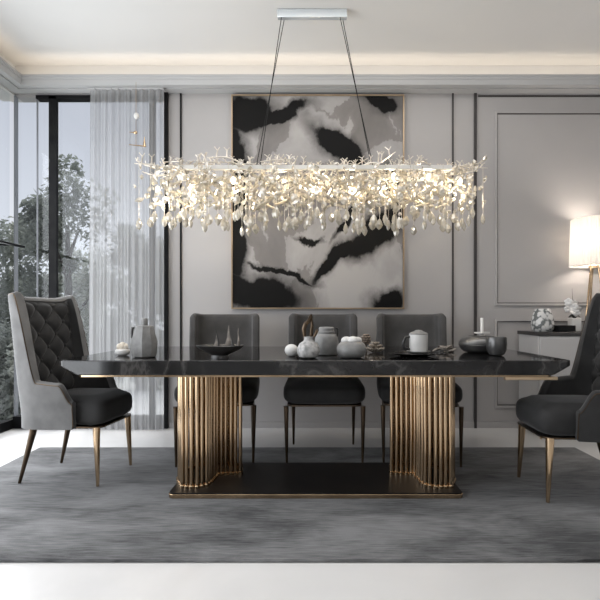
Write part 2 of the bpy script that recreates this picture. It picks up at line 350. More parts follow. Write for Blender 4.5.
def tag(o, label, cat, group=None):
    o['label'] = label; o['category'] = cat
    if group: o['group'] = group
    return o
def thing(name, label, cat, loc=(0, 0, 0), rz=0, group=None):
    o = bpy.data.objects.new(name, None); C.objects.link(o); o.empty_display_size = 0.1
    o.location = loc; o.rotation_euler = (0, 0, rz); return tag(o, label, cat, group)
def struct(name, mb, m, parent=None, **k):
    o = obj(name, mb, m, parent, **k)
    if parent is None: o['kind'] = 'structure'
    return o
def copy_tree(o, parent=None):
    c = o.copy(); C.objects.link(c)
    if parent is not None: c.parent = parent
    for ch in [q for q in bpy.data.objects if q.parent == o]: copy_tree(ch, c)
    return c

# ------------------------------------------------------------------ room shell
XL, XR, YB, YF, ZC, ZS = -2.64, 3.30, 4.0, -2.5, ZCEIL, 2.93
WX = X(165, YB)          # where the window ends and the panelled wall begins
struct('floor', MB().box(XL-0.1, XR+0.1, YF-0.1, YB+0.12, -0.1, 0), m_floor)
struct('ceiling', MB().box(XL-0.1, XR+0.1, YF-0.1, YB+0.12, ZC, ZC+0.1), m_ceil)
w = MB().box(WX, XR, YB, YB+0.12, 0, ZC); w.box(XL, WX, YB, YB+0.12, ZS-0.02, ZC); struct('wall_back', w, m_wall, smooth=0)
struct('wall_right', MB().box(XR, XR+0.1, YF, YB+0.12, 0, ZC), m_side)
struct('wall_front', MB().box(XL, XR, YF-0.1, YF, 0, ZC), m_side)
struct('wall_left', MB().box(XL-0.1, XL, YF, YB+0.12, ZS-0.02, ZC).box(XL-0.1, XL, YF, -1.2, 0, ZS-0.02), m_side, smooth=0)

def ring(prof):          # moulding profile (distance in from the walls, height) carried round the room
    mb = MB(); n = len(prof); vs = []
    for (sx, sy) in ((0, 0), (1, 0), (1, 1), (0, 1)):
        for o, z in prof:
            vs.append((XL+o if sx == 0 else XR-o, YF+o if sy == 0 else YB-o, z))
    fs = []
    for c in range(4):
        d = (c+1) % 4
        for i in range(n):
            j = (i+1) % n; fs.append((c*n+i, d*n+i, d*n+j, c*n+j))
    return mb.add(vs, fs)
struct('trim_1', ring([(0, ZS), (0.085, ZS), (0.085, ZS+0.012), (0.10, ZS+0.012), (0.10, ZS+0.004), (0.150, ZS+0.004), (0.150, ZS+0.05), (0.156, ZS+0.05), (0.156, ZS+0.072), (0.162, ZS+0.072), (0.162, ZS+0.088), (0.135, ZS+0.088), (0.135, ZS+0.028), (0, ZS+0.028)]), m_trim, smooth=0)

struct('trim_9', ring([(0, ZS+0.03), (0.004, ZS+0.03), (0.004, ZC), (0, ZC)]), m_ceil, smooth=0)

# dark strips of the panelled wall
def strip(name, px, wpx, z0=0.0, z1=ZS, dep=0.012, m=None):
    x = X(px, YB); h = wpx*YB/F/2
    return struct(name, MB().box(x-h, x+h, YB-dep, YB+0.002, z0, z1), m or m_line)
strip('trim_2', 166.8, 3.6, dep=0.03, m=m_black)
strip('trim_3', 181, 1.6, m=m_black)
strip('trim_4', 452.6, 1.5)
strip('trim_5', 475, 2.6, dep=0.016)
# raised mouldings of the right panels
def panel(name, x0, x1, z0, z1):
    mb = MB().rectring(x0-0.03, x1+0.03, z0-0.03, z1+0.03, 0.018, YB-0.014, YB+0.001)
    o = struct(name, mb, m_wall, smooth=0)
    obj('shadow_line', MB().rectring(x0-0.012, x1+0.012, z0-0.012, z1+0.012, 0.007, YB-0.006, YB+0.001), m_line, o, smooth=0)  # dark line painted in for the thin shadow inside the moulding
panel('trim_6', X(498, YB), 3.15, Z(302, YB), Z(115, YB))
panel('trim_7', X(498, YB), 3.15, Z(404, YB), Z(322.5, YB))
struct('trim_8', MB().box(X(478, YB), XR, YB-0.008, YB+0.001, Z(97, YB), Z(95.6, YB)), m_line)  # dark strip stands in for the shadow gap along the wall top
struct('baseboard_back', MB().box(WX+0.04, XR, YB-0.012, YB+0.001, 0, 0.05).box(WX+0.04, XR, YB-0.005, YB+0.001, 0.05, 0.058), m_wall, smooth=0)
struct('baseboard_right', MB().box(XR-0.012, XR, YF, YB-0.012, 0, 0.06), m_wall)

# back window
w1 = bpy.data.objects.new('window_1', None); C.objects.link(w1); w1['kind'] = 'structure'
fr = MB()
fr.box(XL, WX, YB-0.03, YB+0.05, 0, Z(416, YB)); fr.box(X(37, YB), WX, YB-0.02, YB+0.05, ZS-0.05, ZS-0.02)
fr.box(X(50, YB), X(57.5, YB), YB-0.02, YB+0.015, 0.05, ZS-0.02); fr.box(X(150, YB), X(154, YB), YB-0.02, YB+0.05, 0.05, ZS-0.02)
obj('window_frame', fr, m_black, w1, smooth=0)
obj('corner_post', MB().box(XL-0.003, XL+0.009, YB-0.012, YB+0.03, 0, ZS-0.02), m_greyframe, w1)
obj('thin_mullion', MB().box(X(36.5, YB), X(37.6, YB), YB, YB+0.012, 0.08, ZS-0.05), m_greyframe, w1)
obj('glass_pane', MB().box(XL+0.009, X(50, YB), YB+0.024, YB+0.032, 0.05, ZS-0.02), m_glass, w1)
obj('glass_pane', MB().box(X(57.5, YB), X(150, YB), YB+0.024, YB+0.032, 0.05, ZS-0.03), m_glass, w1)
obj('glass_pane', MB().box(X(154, YB), WX, YB+0.024, YB+0.032, 0.05, ZS-0.03), m_glass, w1)
# side window
w2 = bpy.data.objects.new('window_2', None); C.objects.link(w2); w2['kind'] = 'structure'
fr = MB().box(XL-0.06, XL, -1.2, YB-0.03, 0, 0.08)
for y in (-1.17, 0.1, 1.4, 2.7): fr.box(XL-0.06, XL, y-0.03, y+0.03, 0.08, ZS-0.02)
obj('window_frame', fr, m_black, w2, smooth=0)
for a, b in ((-1.14, 0.07), (0.13, 1.37), (1.43, 2.67), (2.73, YB-0.03)):
    obj('glass_pane', MB().box(XL-0.035, XL-0.027, a, b, 0.08, ZS-0.02), m_glass, w2)

# outside
o = obj('added_shade_slab', MB().box(XL-0.6, WX+1.0, YB+0.12, YB+0.72, 3.2, 3.32), m_side); o['kind'] = 'structure'  # unseen slab added to shade the top of the curtain
struct('ground', MB().box(-16, 12, YB+0.13, 26, -0.35, -0.25).box(-16, XL-0.12, -6, YB+0.13, -0.35, -0.25), m_ground)
struct('path', MB().box(XL-0.1, WX+2, YB+0.13, 6.2, -0.3, -0.04), m_bounce)  # pale slab added to bounce sun onto the lower curtain
def tree(x, y, rx, h, base, mi, seed, label, n=10000, kind='tree'):
    r = random.Random(seed); t = thing('garden_' + kind, label, kind, (x, y, -0.25), 0, 'trees outside the window' if kind == 'tree' else 'bushes outside the window')
    tk = MB(); tk.tube([(0, 0, 0), (0.04, 0, h*0.35), (0, 0.03, h*0.75)], [0.09, 0.07, 0.03], 7)
    for k in range(4):
        a = r.uniform(0, 2*PI); tk.tube([(0.03, 0, h*(0.3+0.1*k)), (math.cos(a)*rx*0.5, math.sin(a)*rx*0.5, h*(0.45+0.1*k))], [0.04, 0.012], 5)
    obj('trunk', tk, m_bark, t)
    cl = []
    for k in range(48):
        zz = base+(h-base)*r.random()**1.25; q = 1-((zz-base)/(h-base))**2*0.6
        a = r.uniform(0, 2*PI); rr = rx*q*math.sqrt(r.random())
        cl.append((rr*math.cos(a), rr*math.sin(a), zz, r.uniform(0.2, 0.42)*rx))
    mb = MB()
    for k in range(n):
        c = cl[r.randrange(len(cl))]
        d = Vector((r.gauss(0, 1), r.gauss(0, 1), r.gauss(0, 0.8))).normalized()*c[3]*r.uniform(0.5, 1.1)
        p = Vector(c[:3])+d; s = r.uniform(0.034, 0.07)*(0.8+0.2*rx)
        M = Matrix.Translation(p) @ Euler((r.uniform(-1, 1), r.uniform(-1, 1), r.uniform(0, 6.3))).to_matrix().to_4x4()
        mb.add([(-s, 0, 0), (0, -s*0.45, s*0.1), (s, 0, 0), (0, s*0.45, s*0.1)], [(0, 1, 2, 3)], M)
    me = bpy.data.meshes.new('foliage'); me.from_pydata(mb.v, [], mb.f); link('foliage', me, m_fol[mi], t)
tree(-4.05, 7.4, 0.85, 3.6, 0.3, 0, 1, 'tall grey-green garden tree just right of the black window mullion')
tree(-5.4, 8.6, 1.1, 2.9, 0.2, 1, 2, 'bushy garden tree left of the black window mullion')
tree(-2.75, 7.2, 0.75, 2.6, 0.3, 1, 3, 'garden tree seen dimly through the sheer curtain')
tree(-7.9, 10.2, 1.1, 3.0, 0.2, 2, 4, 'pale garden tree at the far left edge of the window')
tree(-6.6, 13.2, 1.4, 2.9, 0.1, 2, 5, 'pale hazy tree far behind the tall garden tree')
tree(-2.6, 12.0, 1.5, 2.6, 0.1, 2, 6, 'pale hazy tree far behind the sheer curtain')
def bush(x, y, rx, h, mi, seed, label):
    tree(x, y, rx, h, 0.05, mi, seed, label, 4500, 'bush')
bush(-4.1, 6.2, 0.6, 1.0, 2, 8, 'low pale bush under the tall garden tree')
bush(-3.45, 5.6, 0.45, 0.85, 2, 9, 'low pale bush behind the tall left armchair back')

# curtain
def curtain(name, px0, px1, label):
    y0 = 3.90; x0, x1 = X(px0, y0), X(px1, y0); n = 140; mb = MB(); vs = []; fs = []; rows = 14
    for j in range(rows+1):
        v = j/rows
        for i in range(n+1):
            u = i/n; ph = u*2*PI*9.5
            x = x0+(x1-x0)*u - (1-v)*0.02*(1-u)
            y = y0 + (0.010+0.005*math.sin(u*23))*math.sin(ph+0.5*math.sin(v*3+u*9)) + 0.005*math.sin(ph*2.3+1)
            vs.append((x, y, 0.008+(ZS-0.012)*v))
    for j in range(rows):
        for i in range(n): fs.append((j*(n+1)+i, j*(n+1)+i+1, (j+1)*(n+1)+i+1, (j+1)*(n+1)+i))
    o = obj(name, mb.add(vs, fs), m_curtain, None, smooth=180); tag(o, label, 'curtain'); return o
cu = curtain('sheer_curtain', 90, 164, 'floor-length grey sheer curtain hanging over the window beside the panelled wall')
obj('curtain_track', MB().box(X(88, 3.9), X(164, 3.9), 3.885, 3.915, ZS-0.012, ZS-0.001), m_trim, cu)

# black rail across the left glass
t = thing('glass_rail', 'slim black horizontal rail across the glass above the left armchair', 'rail', (XL, 3.3, 0))
obj('bar', MB().box(0.105, 0.135, -0.5, 0.63, Z(248, 3.93), Z(248, 3.93)+0.018), m_black, t, bevel=0.004)
for y in (-0.4, 0.5): obj('bracket', MB().box(0.0, 0.11, y-0.012, y+0.012, Z(248, 3.93)+0.002, Z(248, 3.93)+0.014), m_black, t)

# gold ornament hanging by the curtain
d = 3.80
t = thing('hanging_ornament', 'small gold ornament with a white globe hanging in front of the sheer curtain', 'ornament', (X(136, d), d, 0))
def ox(px): return X(px, d)-X(136, d)
obj('wire', MB().tube([(0, 0, ZS), (0, 0, Z(145, d))], 0.0015, 5), m_gold, t)
obj('globe', MB().ball((ox(136.5), 0, Z(116, d)), 0.022, sq=(1, 1, 1.25)), m_whitec, t)
obj('bird', MB().ball((ox(135.5), 0, Z(132.5, d)), 0.013, sq=(1.3, 0.8, 1.1)).tube([(ox(135), 0, Z(132.6, d)), (ox(129), 0, Z(132, d))], [0.008, 0.001], 6), m_gold, t)
obj('perch', MB().tube([(ox(129), 0, Z(144.6, d)), (ox(136), 0, Z(145.4, d)), (ox(146), 0, Z(146.3, d))], [0.003, 0.0045, 0.006], 6), m_gold, t)
obj('cone', MB().tube([(ox(144.5), 0, Z(146.3, d)), (ox(144.5), 0, Z(136.5, d))], [0.013, 0.0012], 10), m_gold, t)

# ------------------------------------------------------------------ painting
x0, x1, z0, z1 = X(232, YB), X(403.5, YB), Z(309, YB), Z(96.5, YB)
t = thing('framed_painting', 'large black and grey abstract ink painting in a thin gold frame', 'painting', ((x0+x1)/2, YB, z0))
hw = (x1-x0)/2; hh = z1-z0
bsdf(m_ink).inputs['Specular IOR Level'].default_value = 0.15
obj('canvas', MB().box(-hw+0.012, hw-0.012, -0.03, -0.004, 0.012, hh-0.012), m_ink, t)
obj('frame', MB().rectring(-hw, hw, 0, hh, 0.011, -0.04, 0.0), m_frameg, t, smooth=0)

# ------------------------------------------------------------------ rug
o = obj('area_rug', MB().box(X(40, 3.37), X(575, 3.37), 1.82, 3.37, 0.0, 0.014), m_rug, bevel=0.006)
tag(o, 'large mottled charcoal rug under the dining table', 'rug')
RZ = 0.0146

# ------------------------------------------------------------------ dining table
YT0, YT1 = 2.40, 3.49
tb = thing('dining_table', 'long black marble dining table on two brass rod pedestals', 'table', (0, 2.95, RZ))
def T(mb_fn): return mb_fn
xl, xr = X(56, YT0), X(573.5, YT0); c = 0.03
def poly(i): return [(xl+c+i, YT0-2.95+i), (xr-c-i, YT0-2.95+i), (xr-i, YT0-2.95+c+i), (xr-i, YT1-2.95-c-i), (xr-c-i, YT1-2.95-i), (xl+c+i, YT1-2.95-i), (xl+i, YT1-2.95-c-i), (xl+i, YT0-2.95+c+i)]
ZT = 0.75-RZ; ZU = ZT-0.084
mb = MB(); pt_ = poly(0); n_ = len(pt_)
def und(x, y, i): return (x+(i if x < 0 else -i), y)
lo_ = [und(x, y, 0.085) for x, y in pt_]
mb.add([(x, y, ZT) for x, y in pt_]+[(x, y, ZT-0.03) for x, y in pt_]+[(*p, ZU+0.006) for p in lo_],
       [tuple(range(n_)), tuple(range(3*n_-1, 2*n_-1, -1))]+[(r*n_+i, (r+1)*n_+i, (r+1)*n_+(i+1) % n_, r*n_+(i+1) % n_) for r in range(2) for i in range(n_)])
obj('tabletop', mb, m_marble, tb, bevel=0.005, seg=3, smooth=25)
obj('edge_trim', MB().prism([und(x, y, 0.085) for x, y in poly(0.012)], ZU-0.004, ZU+0.006), m_gold, tb)
for xa in (xr-0.345,):
    obj('end_rail', MB().box(xa, xa+0.28, YT0-2.95+0.03, YT0-2.95+0.06, ZU-0.024, ZU-0.006), m_paleg, tb, bevel=0.003)
# base plate
def rpoly(x0, x1, y0, y1, r, n=8):
    out = []
    for cx, cy, a0 in ((x1-r, y0+r, -PI/2), (x1-r, y1-r, 0), (x0+r, y1-r, PI/2), (x0+r, y0+r, PI)):
        for k in range(n+1):
            a = a0+PI/2*k/n; out.append((cx+r*math.cos(a), cy+r*math.sin(a)))
    return out
bx0, bx1 = X(168, 2.425), X(463.5, 2.425)
obj('base_plate', MB().prism(rpoly(bx0, bx1, 2.425-2.95, -0.02, 0.03), 0.012, 0.028), m_darkplate, tb, bevel=0.002)
obj('base_rim', MB().prism(rpoly(bx0-0.004, bx1+0.004, 2.421-2.95, -0.016, 0.034), 0.0, 0.022), m_gold, tb, bevel=0.002)
# pedestals: brass rods along a stepped outline
rodme = MB().lathe([(0.0108, 0), (0.0108, 1)], 12).mesh('rod'); rodme.materials.append(m_gold)
shoeme = MB().lathe([(0.017, 0), (0.017, 0.012), (0.013, 0.016)], 12).mesh('shoe'); shoeme.materials.append(m_gold)
def pedestal(sx):
    path = [(-0.452, 2.72), (-0.585, 2.70), (-0.60, 2.53), (-0.66, 2.495), (-0.735, 2.505), (-0.785, 2.61), (-0.80, 2.74), (-0.74, 2.86), (-0.60, 2.88), (-0.475, 2.86)]
    pts = [Vector((p[0], p[1]-2.95)) for p in path]; acc = []; pts2 = pts+[pts[0]]
    seg = [(pts2[i+1]-pts2[i]).length for i in range(len(pts))]; tot = sum(seg); n = 44
    for k in range(n):
        s = tot*k/n; i = 0
        while s > seg[i]: s -= seg[i]; i += 1
        p = pts2[i].lerp(pts2[i+1], s/seg[i]); acc.append((p.x*sx if sx < 0 else p.x, p.y))
    for (x, y) in acc:
        xx = x if sx > 0 else -(x if sx > 0 else -x)
        xx = (x if sx > 0 else x)
        o = link('rod', rodme, m_gold, tb, (xx+rnd.uniform(-.003, .003), y, 0.028), scale=(1, 1, ZU-0.006-0.028))
        link('shoe', shoeme, m_gold, o).scale = (1, 1, 1/(ZU-0.034))
    mb = MB(); step = [(abs(p[0]), p[1]-2.95) for p in path]; sg = -1 if sx > 0 else 1
    mb.prism([(sg*x, y) for x, y in step] if sg > 0 else [(-x, y) for x, y in step][::-1], ZU-0.018, ZU-0.006)
    obj('pedestal_cap', mb, m_gold, tb, smooth=0)
pedestal(1); pedestal(-1)

# ------------------------------------------------------------------ wing armchairs
def sm(a, b, x):
    x = max(0, min(1, (x-a)/(b-a))); return x*x*(3-2*x)
def wing_plan(n=220):
    """plan outline of the shell, right arm front -> back -> left arm front"""
    pts = []
    ctrl = [(0.244, -0.125), (0.257, -0.05), (0.263, 0.03), (0.260, 0.115), (0.230, 0.190), (0.155, 0.220), (0.0, 0.228)]
    ctrl = ctrl+[(-x, y) for x, y in ctrl[-2::-1]]
    P = [Vector(c) for c in ctrl]; P = [P[0]*2-P[1]]+P+[P[-1]*2-P[-2]]
    dense = []
    for i in range(1, len(P)-2):
        for k in range(24):
            t = k/24; a, b, c_, d_ = P[i-1:i+3]
            dense.append(0.5*((2*b)+(c_-a)*t+(2*a-5*b+4*c_-d_)*t*t+(3*b-a-3*c_+d_)*t**3))
    dense.append(P[-2])
    ln = [0]
    for i in range(1, len(dense)): ln.append(ln[-1]+(dense[i]-dense[i-1]).length)
    tot = ln[-1]; j = 0
    for k in range(n+1):
        s = tot*k/n
        while j < len(ln)-2 and ln[j+1] < s: j += 1
        t = (s-ln[j])/max(1e-9, ln[j+1]-ln[j]); pts.append((dense[j].lerp(dense[j+1], t), s-tot/2))
    return pts, tot
PLAN, PTOT = wing_plan()
ZB0 = 0.335; HB = 1.085
def top_h(s, y):
    a = abs(s); front = PTOT/2
    dfront = front-a                                   # arc distance from the arm's front
    h = 0.49+0.105*sm(0.0, 0.07, dfront)+0.012*sm(0.07, 0.2, dfront)
    rise = sm(0.185, 0.275, dfront)
    h = h+(HB+0.025*sm(0.12, 0.30, a)-h)*rise
    return h
def lean(p, z):
    k = max(0, z-0.42)
    y = p.y + 0.11*k**1.1*sm(-0.15, 0.2, p.y)
    x = p.x*(1+0.05*sm(0.35, 0.60, z)+0.04*k)
    return Vector((x, y, z))
def normal2(i):
    a = PLAN[max(i-1, 0)][0]; b = PLAN[min(i+1, len(PLAN)-1)][0]; t = (b-a).normalized(); n = Vector((t.y, -t.x))
    p = PLAN[i][0]
    if n.dot(p) < 0: n = -n
    return n                                            # outward
TH = 0.055
def shell_mb():
    mb = MB(); vs = []; fs = []; K = 0
    nv = 14
    for i, (p, s) in enumerate(PLAN):
        n = normal2(i); H = top_h(s, p.y); q = p-n*TH; col = []
        for j in range(nv+1): col.append(lean(p, ZB0+(H-0.022-ZB0)*j/nv) - Vector((n.x, n.y, 0))*0.012*max(0, (0.5-abs(j/nv-0.45))*-1)*0)
        for a in (0.2, 0.5, 0.8):
            m_ = p-n*TH*(0.5-0.5*math.cos(PI*a)); col.append(lean(m_, H-0.022+0.022*math.sin(PI*a)))
        for j in range(nv, -1, -1): col.append(lean(q, ZB0+(H-0.022-ZB0)*j/nv))
        K = len(col); vs += col
    m_ = len(PLAN)
    for i in range(m_-1):
        for k in range(K):
            fs.append((i*K+k, i*K+(k+1) % K, (i+1)*K+(k+1) % K, (i+1)*K+k))
    fs.append(tuple(range(K))); fs.append(tuple((m_-1)*K+k for k in range(K)))
    return mb.add(vs, fs)
def tuft_mb():
    """deep buttoned pad on the inside of the back; returns the pad and its button points"""
    mb = MB(); vs = []; fs = []; btn = []
    wd, hd = 0.15, 0.155; nu, nv = 110, 80
    a0 = PTOT/2-0.285
    def point(s, v):
        k = (s+PTOT/2)/PTOT*(len(PLAN)-1); i = min(int(k), len(PLAN)-2); f = k-i
        p = PLAN[i][0].lerp(PLAN[i+1][0], f); n = normal2(i).lerp(normal2(i+1), f).normalized()
        H = top_h(s, p.y)-0.02; zb = 0.44; z = zb+(H-zb)*v
        return p, n, z, H
    def disp(s, z):
        p_ = s/wd+(z-0.47)/hd; q_ = s/wd-(z-0.47)/hd
        return 0.026*(abs(math.sin(PI*p_))*abs(math.sin(PI*q_)))**0.45
    for j in range(nv+1):
        for i in range(nu+1):
            s = -a0+2*a0*i/nu; v = j/nv; p, n, z, H = point(s, v)
            e = sm(0, 0.06, v)*sm(0, 0.06, 1-v)*sm(0, 0.08, i/nu)*sm(0, 0.08, 1-i/nu)
            o = -0.006+e*(0.012+disp(s, z))
            q = p-n*(TH+o); vs.append(lean(q, z))
    for j in range(nv):
        for i in range(nu): fs.append((j*(nu+1)+i, j*(nu+1)+i+1, (j+1)*(nu+1)+i+1, (j+1)*(nu+1)+i))
    for a in range(-4, 5):
        for b in range(-4, 9):
            if (a+b) % 2: continue
            s = a*wd/2; z = 0.47+b*hd/2
            if abs(s) > a0*0.82: continue
            p, n, zz, H = point(s, 0.5)
            if z < 0.56 or z > H-0.07: continue
            btn.append(lean(p-n*(TH+0.010), z))
    return mb.add(vs, fs), btn
def cushion_mb(x0, x1, y0, y1, z0, z1, crown=0.012, nx=14, ny=14):
    """soft upholstered block: rounded box with a crowned top, rounded plan"""
    mb = MB(); cx, cy, cz = (x0+x1)/2, (y0+y1)/2, (z0+z1)/2; hx, hy, hz = (x1-x0)/2, (y1-y0)/2, (z1-z0)/2
    n, m_ = 40, 16; vs = []; fs = []
    for j in range(m_+1):
        v = -PI/2+PI*j/m_; cv = math.copysign(abs(math.cos(v))**0.35, math.cos(v)) if abs(math.cos(v)) > 1e-6 else 0; sv = math.copysign(abs(math.sin(v))**0.6, math.sin(v))
        for i in range(n):
            u = 2*PI*i/n; cu_, su = math.cos(u), math.sin(u)
            ex = math.copysign(abs(cu_)**0.32, cu_); ey = math.copysign(abs(su)**0.32, su)
            z = cz+hz*sv + (crown*cv if j < m_ and False else 0)
            if sv > 0.9: z += crown*(1-cv**4)
            vs.append((cx+hx*cv*ex, cy+hy*cv*ey, z))
    for j in range(m_):
        for i in range(n): fs.append((j*n+i, j*n+(i+1) % n, (j+1)*n+(i+1) % n, (j+1)*n+i))
    return mb.add(vs, fs)
def make_wing():
    t = thing('wing_armchair', 'x', 'armchair', group='tufted wing armchairs at the table ends')
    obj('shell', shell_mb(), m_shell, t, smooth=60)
    lin = MB(); nl = 16; lv = []
    for i in range(2, len(PLAN)-2):
        p, s_ = PLAN[i]; n_ = normal2(i); H = top_h(s_, p.y)
        for j in range(nl+1): lv.append(lean(p-n_*(TH+0.002), 0.40+(H-0.024-0.40)*j/nl))
    q_ = len(PLAN)-4
    lin.add(lv, [(i*(nl+1)+j, i*(nl+1)+j+1, (i+1)*(nl+1)+j+1, (i+1)*(nl+1)+j) for i in range(q_-1) for j in range(nl)])
    obj('inner_lining', lin, m_vel, t, smooth=180)
    tm, btn = tuft_mb(); pad = obj('tufted_back', tm, m_vel, t, smooth=80)
    bme = MB().ball((0, 0, 0), 0.011, n=10, m=6).mesh('button'); bme.materials.append(m_vel)
    for b in btn: link('button', bme, m_vel, pad, b)
    obj('seat', cushion_mb(-0.200, 0.200, -0.275, 0.175, 0.335, 0.50), m_vel, t, smooth=180)
    rim = []
    for i, (p, s) in enumerate(PLAN):
        n = normal2(i); rim.append(lean(p-n*0.004, top_h(s, p.y)-0.014))
    e0 = lean(PLAN[0][0]-normal2(0)*0.004, ZB0+0.01); e1 = lean(PLAN[-1][0]-normal2(-1 % len(PLAN))*0.004, ZB0+0.01)
    e0.y -= 0.004; e1.y -= 0.004
    obj('piping', MB().tube([e0]+rim+[e1], 0.0032, 6), m_bronze, t)
    obj('seat_rail', MB().prism(rpoly(-0.19, 0.19, -0.26, 0.17, 0.05), 0.330, 0.339), m_bronze, t)
    for sx in (-1, 1):
        obj('leg', MB().tube([(sx*0.172, -0.225, 0.335), (sx*0.174, -0.227, 0.29), (sx*0.184, -0.24, 0.002)], [0.021, 0.019, 0.0085], 12), m_gold, t)
        obj('leg', MB().tube([(sx*0.165, 0.165, 0.335), (sx*0.168, 0.17, 0.29), (sx*0.184, 0.24, 0.002)], [0.021, 0.019, 0.0085], 12), m_bronze, t)
    return t
wl = make_wing(); wl['label'] = 'charcoal tufted wing armchair at the window end of the table'
wr = copy_tree(wl); wr['label'] = 'charcoal wing armchair in front of the sideboard and table lamp'
wl.location = (-1.46, 2.80, RZ); wl.rotation_euler = (0, 0, math.radians(84))
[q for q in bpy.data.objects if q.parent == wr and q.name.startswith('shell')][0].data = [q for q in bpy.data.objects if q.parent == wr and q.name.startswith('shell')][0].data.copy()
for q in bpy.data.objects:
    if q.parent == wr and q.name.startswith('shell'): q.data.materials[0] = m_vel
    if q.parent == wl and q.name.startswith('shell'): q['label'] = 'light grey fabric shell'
wr.location = (1.475, 2.545, RZ); wr.scale = (1, 1.1, 1); wr.rotation_euler = (0, 0, math.radians(-92))

# ------------------------------------------------------------------ dining chairs behind the table
def dine_back():
    mb = MB(); vs = []; fs = []; n = 48; nv = 12; K = 0
    for i in range(n+1):
        u = -1+2*i/n
        # plan: gently curved back with sides rolled forward
        a = u*1.0
        x = 0.275*math.sin(a*PI/2*0.92)/math.sin(PI/2*0.92); y = 0.275-0.16*abs(u)**4.5
        # outward normal, finite difference
        du = 0.01
        def P(w): return Vector((0.275*math.sin(w*PI/2*0.92)/math.sin(PI/2*0.92), 0.275-0.16*abs(w)**4.5))
        t = (P(u+du)-P(u-du)).normalized(); nn = Vector((t.y, -t.x)); 
        if nn.y < 0 and abs(u) < 0.8: nn = -nn
        if nn.x*u < 0 and abs(u) >= 0.8: nn = -nn
        H = 0.985+0.008*sm(0.5, 0.85, abs(u))-0.02*sm(0.93, 1.0, abs(u))
        th = 0.055
        col = []
        p = P(u); q = p-nn*th; z0 = 0.43
        def ln(p, z): return Vector((p.x*(1-0.05*sm(0.75, 0.4, z)), p.y+0.10*(z-0.5), z))
        for j in range(nv+1): col.append(ln(p, z0+(H-0.025-z0)*j/nv))
        for b in (0.2, 0.5, 0.8): col.append(ln(p-nn*th*(0.5-0.5*math.cos(PI*b)), H-0.025+0.025*math.sin(PI*b)))
        for j in range(nv, -1, -1): col.append(ln(q, z0+(H-0.025-z0)*j/nv))
        K = len(col); vs += col
    for i in range(n):
        for k in range(K): fs.append((i*K+k, i*K+(k+1) % K, (i+1)*K+(k+1) % K, (i+1)*K+k))
    fs.append(tuple(range(K))); fs.append(tuple(n*K+k for k in range(K)))
    return mb.add(vs, fs)
def make_dining():
    t = thing('dining_chair', 'x', 'chair', group='grey dining chairs behind the table')
    obj('backrest', dine_back(), m_velg, t, smooth=70, bevel=0.012)
    obj('seat', cushion_mb(-0.278, 0.278, -0.545, 0.25, 0.385, 0.525), m_vel, t, smooth=180)
    obj('seat_rail', MB().prism(rpoly(-0.245, 0.245, -0.50, 0.23, 0.05), 0.380, 0.389), m_bronze, t)
    for sx in (-1, 1):
        obj('leg', MB().tube([(sx*0.250, -0.50, 0.385), (sx*0.245, -0.51, 0.0)], [0.0165, 0.0075], 10), m_bronze, t)
        obj('leg', MB().tube([(sx*0.225, -0.06, 0.385), (sx*0.225, -0.02, 0.0)], [0.0165, 0.0075], 10), m_bronze, t)
    return t
dc = make_dining()
for i, (px, lab) in enumerate(((224.5, 'grey dining chair behind the dark bowl of leaf sculptures'), (323, 'grey dining chair behind the cluster of grey jars'), (411.5, 'grey dining chair behind the lidded white cup'))):
    o = dc if i == 0 else copy_tree(dc)
    o.location = (X(px, 3.65)+0.025*(1-i), 3.46, RZ); o.rotation_euler = (0, 0, math.radians(6*(1-i))); o['label'] = lab

# ------------------------------------------------------------------ chandelier
YC = 3.27
ch = thing('chandelier', 'long crystal branch chandelier hanging over the dining table', 'chandelier', (0, YC, ZC))
def cx(px): return X(px, YC)
def cz(py): return Z(py, YC)-ZC
obj('canopy', MB().box(cx(277.5), cx(347), -0.02, 0.02, -0.06, 0), m_chrome, ch, bevel=0.004)
zr = Z(167, YC-0.15)-ZC
obj('rail', MB().rectring(cx(184), cx(446), -0.15, 0.15, 0.03, zr-0.014, zr+0.014).add([], []), m_railw, ch, smooth=0)
# rectring builds in XZ: stand it flat
r_ = [o for o in bpy.data.objects if o.parent == ch and o.name.startswith('rail')][0]
vs = [(v.co.x, v.co.z, v.co.y) for v in r_.data.vertices]
for v, p in zip(r_.data.vertices, vs): v.co = p
r_.data.flip_normals()
for (a, b, yy) in ((cx(281.5), cx(262), -0.12), (cx(284), cx(252), 0.12), (cx(340), cx(371), -0.12), (cx(343), cx(375.5), 0.12)):
    obj('cable', MB().tube([(a, yy*0.12, -0.06), (b, yy, zr+0.01)], 0.0028, 6), m_black, ch)
R2 = random.Random(21)
def rr(a, b): return R2.uniform(a, b)
# crystal shapes
def leaf_shape(l, w_, th):
    ring_ = [(0, -l/2), (w_*0.42, -l*0.22), (w_*0.5, l*0.08), (w_*0.28, l*0.36), (0, l/2), (-w_*0.28, l*0.36), (-w_*0.5, l*0.08), (-w_*0.42, -l*0.22)]
    v = [(x, 0, z) for x, z in ring_]+[(0, th, 0), (0, -th, 0)]; f = []
    for i in range(8): j = (i+1) % 8; f += [(i, j, 8), (j, i, 9)]
    return v, f
shapes = [leaf_shape(0.062, 0.042, 0.011), leaf_shape(0.050, 0.046, 0.013), leaf_shape(0.070, 0.034, 0.010), leaf_shape(0.042, 0.034, 0.014)]
leafme = []
for s_ in shapes:
    me = MB().add(*s_).mesh('crystal_leaf', 0); me.materials.append(m_crys); leafme.append(me)
dropme = []
for (l, w_) in ((0.080, 0.020), (0.072, 0.024), (0.078, 0.016)):
    me = MB().lathe([(1e-6, -l), (w_*0.6, -l*0.84), (w_, -l*0.58), (w_*0.72, -l*0.3), (w_*0.25, -l*0.08), (1e-6, 0)], 7).mesh('crystal_drop', 0); me.materials.append(m_crys); dropme.append(me)
